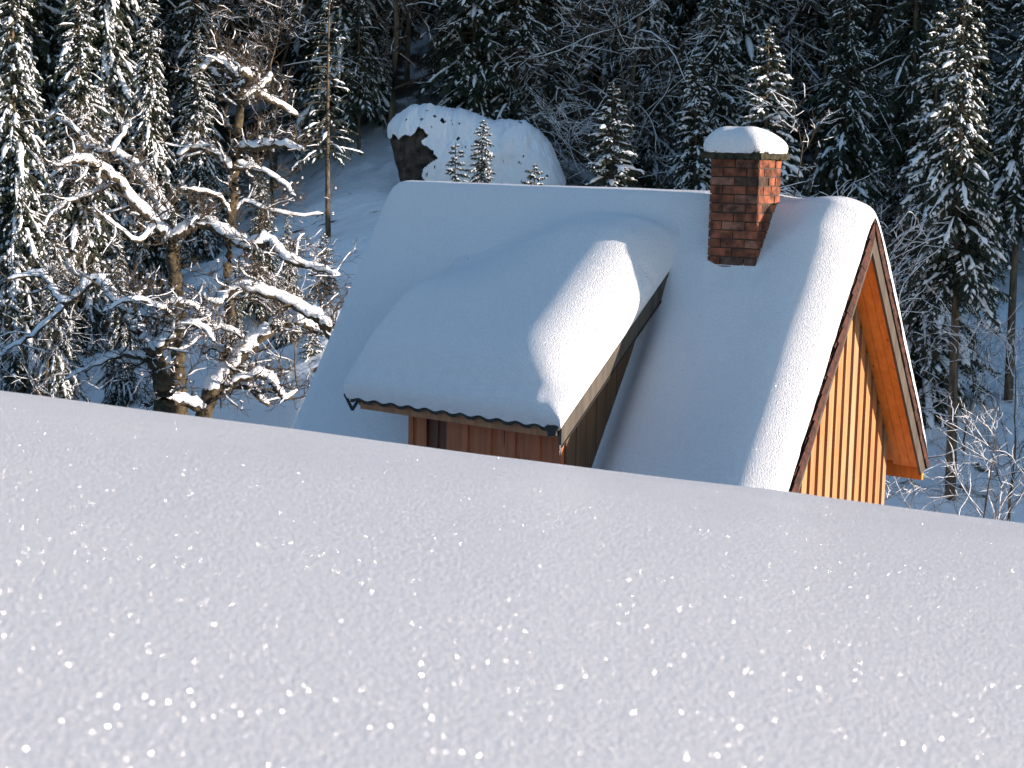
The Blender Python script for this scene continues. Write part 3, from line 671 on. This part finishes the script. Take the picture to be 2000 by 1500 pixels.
# forest behind
gB = 'trees of the dark forest behind the cabin'
cells = []
y = 36.0; row = 0
while y < 64:
    half = y*.36+2; x = -half+rng.uniform(0, 1.5)
    while x < half:
        cells.append((x+rng.normal(0, .5), y+rng.normal(0, .6), row)); x += 1.7+.03*(y-37)
    y += 2.6+.07*(y-37); row += 1
marks = [(-200, 'above the left fruit trees'), (330, 'above the tallest fruit tree'), (600, 'left of the boulder top'), (760, 'above the boulder'), (1100, 'between boulder and chimney'), (1360, 'above the chimney'), (1560, 'between chimney and gable peak'), (1750, 'above the gable peak')]
cnt = {}
ords = ['first', 'second', 'third', 'fourth', 'fifth', 'sixth', 'seventh', 'eighth', 'ninth', 'tenth', 'eleventh', 'twelfth']
rows = ['nearest', 'second', 'third', 'fourth', 'fifth', 'sixth', 'seventh', 'eighth', 'ninth', 'tenth']
for (x, y, rw) in sorted(cells, key=lambda c: (c[2], c[0])):
    z = float(G(np.array(x), np.array(y))); px, _ = to_px(np.array([x, y, z+3.]))
    mk = [t for a_, t in marks if px >= a_] or [marks[0][1]]
    mk = mk[-1]
    r_ = rng.random(); isb = r_ < (.22 if px < 500 or px > 1650 else .36)
    key = (mk, rw, isb); cnt[key] = cnt.get(key, 0)+1
    lab = f"{ords[min(cnt[key]-1, 11)]} {'bare tree' if isb else 'dark spruce'} from left, {rows[min(rw, 9)]} forest row {mk}"
    H = rng.uniform(7.5, 11.5)
    pr = BARE[rng.integers(0, 2)] if isb else (SP[rng.integers(0, 4)] if rng.random() < (.55 if px < 420 or px > 1750 else .15) else DARK[rng.integers(0, 3)])
    place('bare_tree' if isb else 'spruce_tree', pr, x, y, lab, 'tree' if isb else 'spruce', gB, scale=H/pr['H'])
# tree belt on the spur to the right, outside the picture; added to shade the back of the clearing
for k in range(64):
    x = 22+rng.uniform(0, 12); y = 23.6+rng.uniform(0, 30)*rng.random()**.6
    if abs(to_px(np.array([x, y, 3.]))[0]-1000) < 1150: continue
    place('spruce_tree', DARK[k % 3], x, y, 'unseen spruce added to shade the back of the clearing', 'spruce', 'unseen spruces added for shade on the clearing', scale=rng.uniform(.85, 1.3))
# ------------------------------------------------------------------ old fruit trees
def fruit_tree(label, limbs, Y0, seed, dpt):
    g = np.random.default_rng(seed); B = MB(); S = MB(); W = MB(); T = MB()
    k_ = Y0/F_PX
    def snow_on(P, r, f=1.0):
        n = len(P); d = np.gradient(P, axis=0); d /= np.linalg.norm(d, axis=1)[:, None]+1e-9
        hz = np.sqrt(d[:, 0]**2+d[:, 1]**2)
        w = (r*1.0+.005)*f*np.clip((hz-.22)/.3, 0, 1)*g.uniform(.8, 1.25, n)+.002; w[0] *= .5; w[-1] *= .4
        S.tube(P+np.array([-.05, -.25, 1])*(r*.42+w*.22)[:, None], w, 8, ry=.95, cap=True)
    def twig(p, d, Lt, r, lv):
        n = 5; pts = [p]; d = d/np.linalg.norm(d)
        for i in range(n):
            d = d+g.normal(0, .24, 3)+np.array([0, 0, .05]); d /= np.linalg.norm(d); pts.append(pts[-1]+d*Lt/n)
        pts = np.array(pts); W.tube(pts, np.linspace(r, max(.0024, r*.35), n+1), 4 if r > .012 else 3)
        hz = math.hypot(*(pts[-1]-pts[0])[:2])/Lt
        if hz > .5 and g.random() < (.32 if lv == 1 else .07):
            rr = (r*.8+.003)*g.uniform(.5, 1.6, n+1); rr[0] *= .6; rr[-1] *= .5
            S.tube(pts+np.array([0, 0, 1])*(rr*.5+r*.4)[:, None], rr, 5, ry=.9)
        if g.random() < .04:
            q = pts[g.integers(2, n+1)]; rr = g.uniform(.012, .032); S.tube(q+np.array([[0, 0, -.2], [0, 0, .5], [.1, 0, 1.2], [0, 0, 1.6]])*rr, rr*np.array([.5, 1, .9, .2]), 6)
        if lv < 3:
            for _ in range(g.integers(3, 7)):
                dd = d+g.normal(0, .8, 3); twig(pts[g.integers(1, n+1)], dd, Lt*g.uniform(.35, .65), r*.5, lv+1)
    for li, (kind, pl) in enumerate(limbs):
        pl = np.array([q if len(q) == 3 else (*q, np.nan) for q in pl], float)
        rr = pl[:, 2]; idx = np.arange(len(rr)); ok = ~np.isnan(rr); rr = np.interp(idx, idx[ok], rr[ok])
        dY = 0 if kind == 't' else g.uniform(-1, 1)*dpt
        dy = np.linspace(0, 1, len(pl))*dY+(0 if kind == 't' else g.normal(0, .06, len(pl)).cumsum()*.5)
        P = np.array([at(a_, b_, Y0+c_) for (a_, b_, _), c_ in zip(pl, dy)])
        R_ = rr*k_
        # resample with a smooth spline and add gnarl
        nn = (len(P)-1)*5+1; t = np.linspace(0, len(P)-1, nn)
        def cr(v):
            out = []
            for tt_ in t:
                i = min(int(tt_), len(P)-2); f = tt_-i; p0, p1, p2, p3 = v[max(i-1, 0)], v[i], v[i+1], v[min(i+2, len(P)-1)]
                out.append(.5*((2*p1)+(-p0+p2)*f+(2*p0-5*p1+4*p2-p3)*f*f+(-p0+3*p1-3*p2+p3)*f**3))
            return np.array(out)
        Q = cr(P); RR = np.interp(t, idx, R_)*g.uniform(.86, 1.14, nn)
        Q[1:-1] += g.normal(0, .012, Q[1:-1].shape)
        (T if kind == 't' else B).tube(Q, RR, 8, cap=True); snow_on(Q, RR, 1.0)
        # side shoots
        st = 2 if kind != 't' else 5
        for i in range(2 if kind != 't' else nn//2, nn, 1):
            if g.random() < .08: continue
            d = g.normal(0, 1, 3); d[2] = abs(d[2])*.7+.1 if g.random() < .65 else -abs(d[2])*.6
            twig(Q[i], d, g.uniform(.22, .60), max(.0055, min(.015, RR[i]*.3)), 1)
    base = at(limbs[0][1][0][0], limbs[0][1][0][1], Y0); x, y = base[0], base[1]; z = float(G(np.array(x), np.array(y)))
    # the trunk goes on down to the ground, out of sight behind the bank
    r0 = limbs[0][1][0][2]*k_; T.tube([base+np.array([0, 0, .02]), (base+np.array([x+.05, y, z]))/2, np.array([x, y, z-.2])], [r0, r0*1.1, r0*1.35], 9)
    o = empty('fruit_tree', (x, y, z)); tag(o, label, 'tree', 'old gnarled fruit trees left of the cabin')
    for mb in (T, B, W, S):
        for v in mb.v: v -= np.array([x, y, z])
    T.build('trunk', M_MOSSBARK, o, True); 
    if B.v: B.build('limbs', M_MOSSBARK, o, True)
    W.build('twigs', M_TWIG, o); S.build('snow', M_SNOW, o, True)['kind'] = 'stuff'
fruit_tree('low gnarled fruit tree with thick forked trunk behind the snow bank', [
    ('t', [(322, 800, 22), (318, 750, 19), (305, 705, 18), (300, 682, 15)]),
    ('l', [(300, 690, 15), (278, 655, 12), (258, 630, 9), (262, 600, 6), (278, 570, 4)]),
    ('l', [(302, 690, 14), (325, 665, 10), (350, 640, 8), (392, 638, 5), (420, 668, 3)]),
    ('l', [(290, 700, 9), (240, 690, 7), (182, 713, 4), (125, 742, 2)]),
    ('l', [(262, 640, 9), (235, 600, 9), (205, 560, 9), (180, 548, 9), (132, 590, 8), (104, 562, 7), (75, 535, 6), (15, 546, 3)]),
    ('l', [(132, 590, 6), (75, 645, 5), (20, 680, 3), (-10, 700, 2)]),
    ('l', [(180, 548, 6), (150, 535, 5), (128, 508, 3)]),
    ('l', [(318, 750, 9), (290, 720, 7), (250, 705, 5), (225, 715, 3)]),
    ('l', [(310, 600, 5), (345, 590, 6), (385, 600, 5), (415, 632, 3)]),
    ('l', [(300, 685, 7), (330, 620, 5), (310, 600, 5), (255, 585, 4), (200, 610, 2.5)])], 21.0, 5, .7)
fruit_tree('fruit tree forking into a wide snow-covered Y above its dark straight trunk', [
    ('t', [(347, 720, 16), (348, 620, 14.5), (345, 560, 14), (338, 490, 13), (335, 468, 12)]),
    ('l', [(335, 470, 13), (300, 435, 11), (265, 395, 10), (230, 350, 9), (188, 325, 9), (150, 310, 6), (108, 332, 3)]),
    ('l', [(338, 470, 10), (312, 405, 9), (290, 365, 8), (255, 318, 9), (215, 300, 7), (170, 285, 5), (140, 245, 4), (108, 235, 3)]),
    ('l', [(335, 472, 12), (370, 443, 11), (400, 436, 11), (440, 455, 10), (485, 482, 11), (525, 470, 9), (560, 505, 8), (612, 522, 6), (665, 538, 3)]),
    ('l', [(215, 300, 5), (240, 262, 4), (255, 235, 3)]), ('l', [(188, 325, 5), (140, 320, 4), (95, 350, 2)]),
    ('l', [(230, 350, 6), (190, 372, 5), (120, 400, 3), (85, 440, 2)]),
    ('l', [(300, 435, 5), (270, 470, 4), (200, 420, 3)])], 23.0, 6, .9)
fruit_tree('tallest fruit tree with a thin upright trunk and snow caps on its arching top', [
    ('t', [(440, 720, 12), (449, 600, 11), (447, 500, 11), (455, 380, 10), (462, 300, 10), (469, 210, 9), (474, 172, 8)]),
    ('l', [(470, 195, 8), (500, 180, 8), (530, 197, 7), (583, 228, 4)]),
    ('l', [(474, 172, 8), (455, 140, 8), (422, 118, 8), (392, 138, 4)]),
    ('l', [(462, 288, 7), (510, 285, 8), (560, 284, 6), (594, 292, 3)]),
    ('l', [(456, 332, 7), (425, 305, 7), (385, 286, 6), (345, 302, 3)]),
    ('l', [(458, 322, 6), (500, 330, 6), (540, 348, 4), (578, 384, 2.5)]),
    ('l', [(472, 200, 6), (510, 165, 5), (532, 150, 4)]), ('l', [(474, 172, 7), (486, 150, 7), (470, 140, 6)]),
    ('l', [(450, 430, 5), (480, 395, 4), (560, 420, 3), (632, 418, 2)]),
    ('l', [(450, 420, 5), (420, 380, 4), (370, 370, 3)])], 24.5, 8, .9)
fruit_tree('leaning fruit tree whose snow-covered limbs arch down beside the left roof edge', [
    ('t', [(398, 815, 17), (412, 770, 16), (450, 722, 15), (490, 672, 13), (530, 642, 11)]),
    ('l', [(530, 642, 11), (570, 625, 9), (610, 640, 9), (650, 655, 9)]),
    ('l', [(668, 690, 12), (640, 640, 12), (605, 610, 11), (562, 590, 10), (512, 570, 9), (462, 560, 8), (430, 590, 5), (398, 582, 3)]),
    ('l', [(412, 775, 10), (450, 755, 9), (490, 757, 8), (526, 792, 4)]),
    ('l', [(440, 755, 8), (478, 738, 8), (512, 730, 9), (540, 755, 8), (556, 778, 7), (580, 758, 3)]),
    ('l', [(405, 800, 10), (360, 785, 11), (320, 775, 12), (285, 788, 6)]),
    ('l', [(512, 570, 6), (490, 545, 6), (450, 548, 5), (432, 565, 3)]),
    ('l', [(490, 672, 6), (440, 640, 4), (400, 650, 3), (345, 690, 2)]),
    ('l', [(450, 722, 6), (430, 680, 5), (395, 690, 3)])], 21.6, 9, .7)
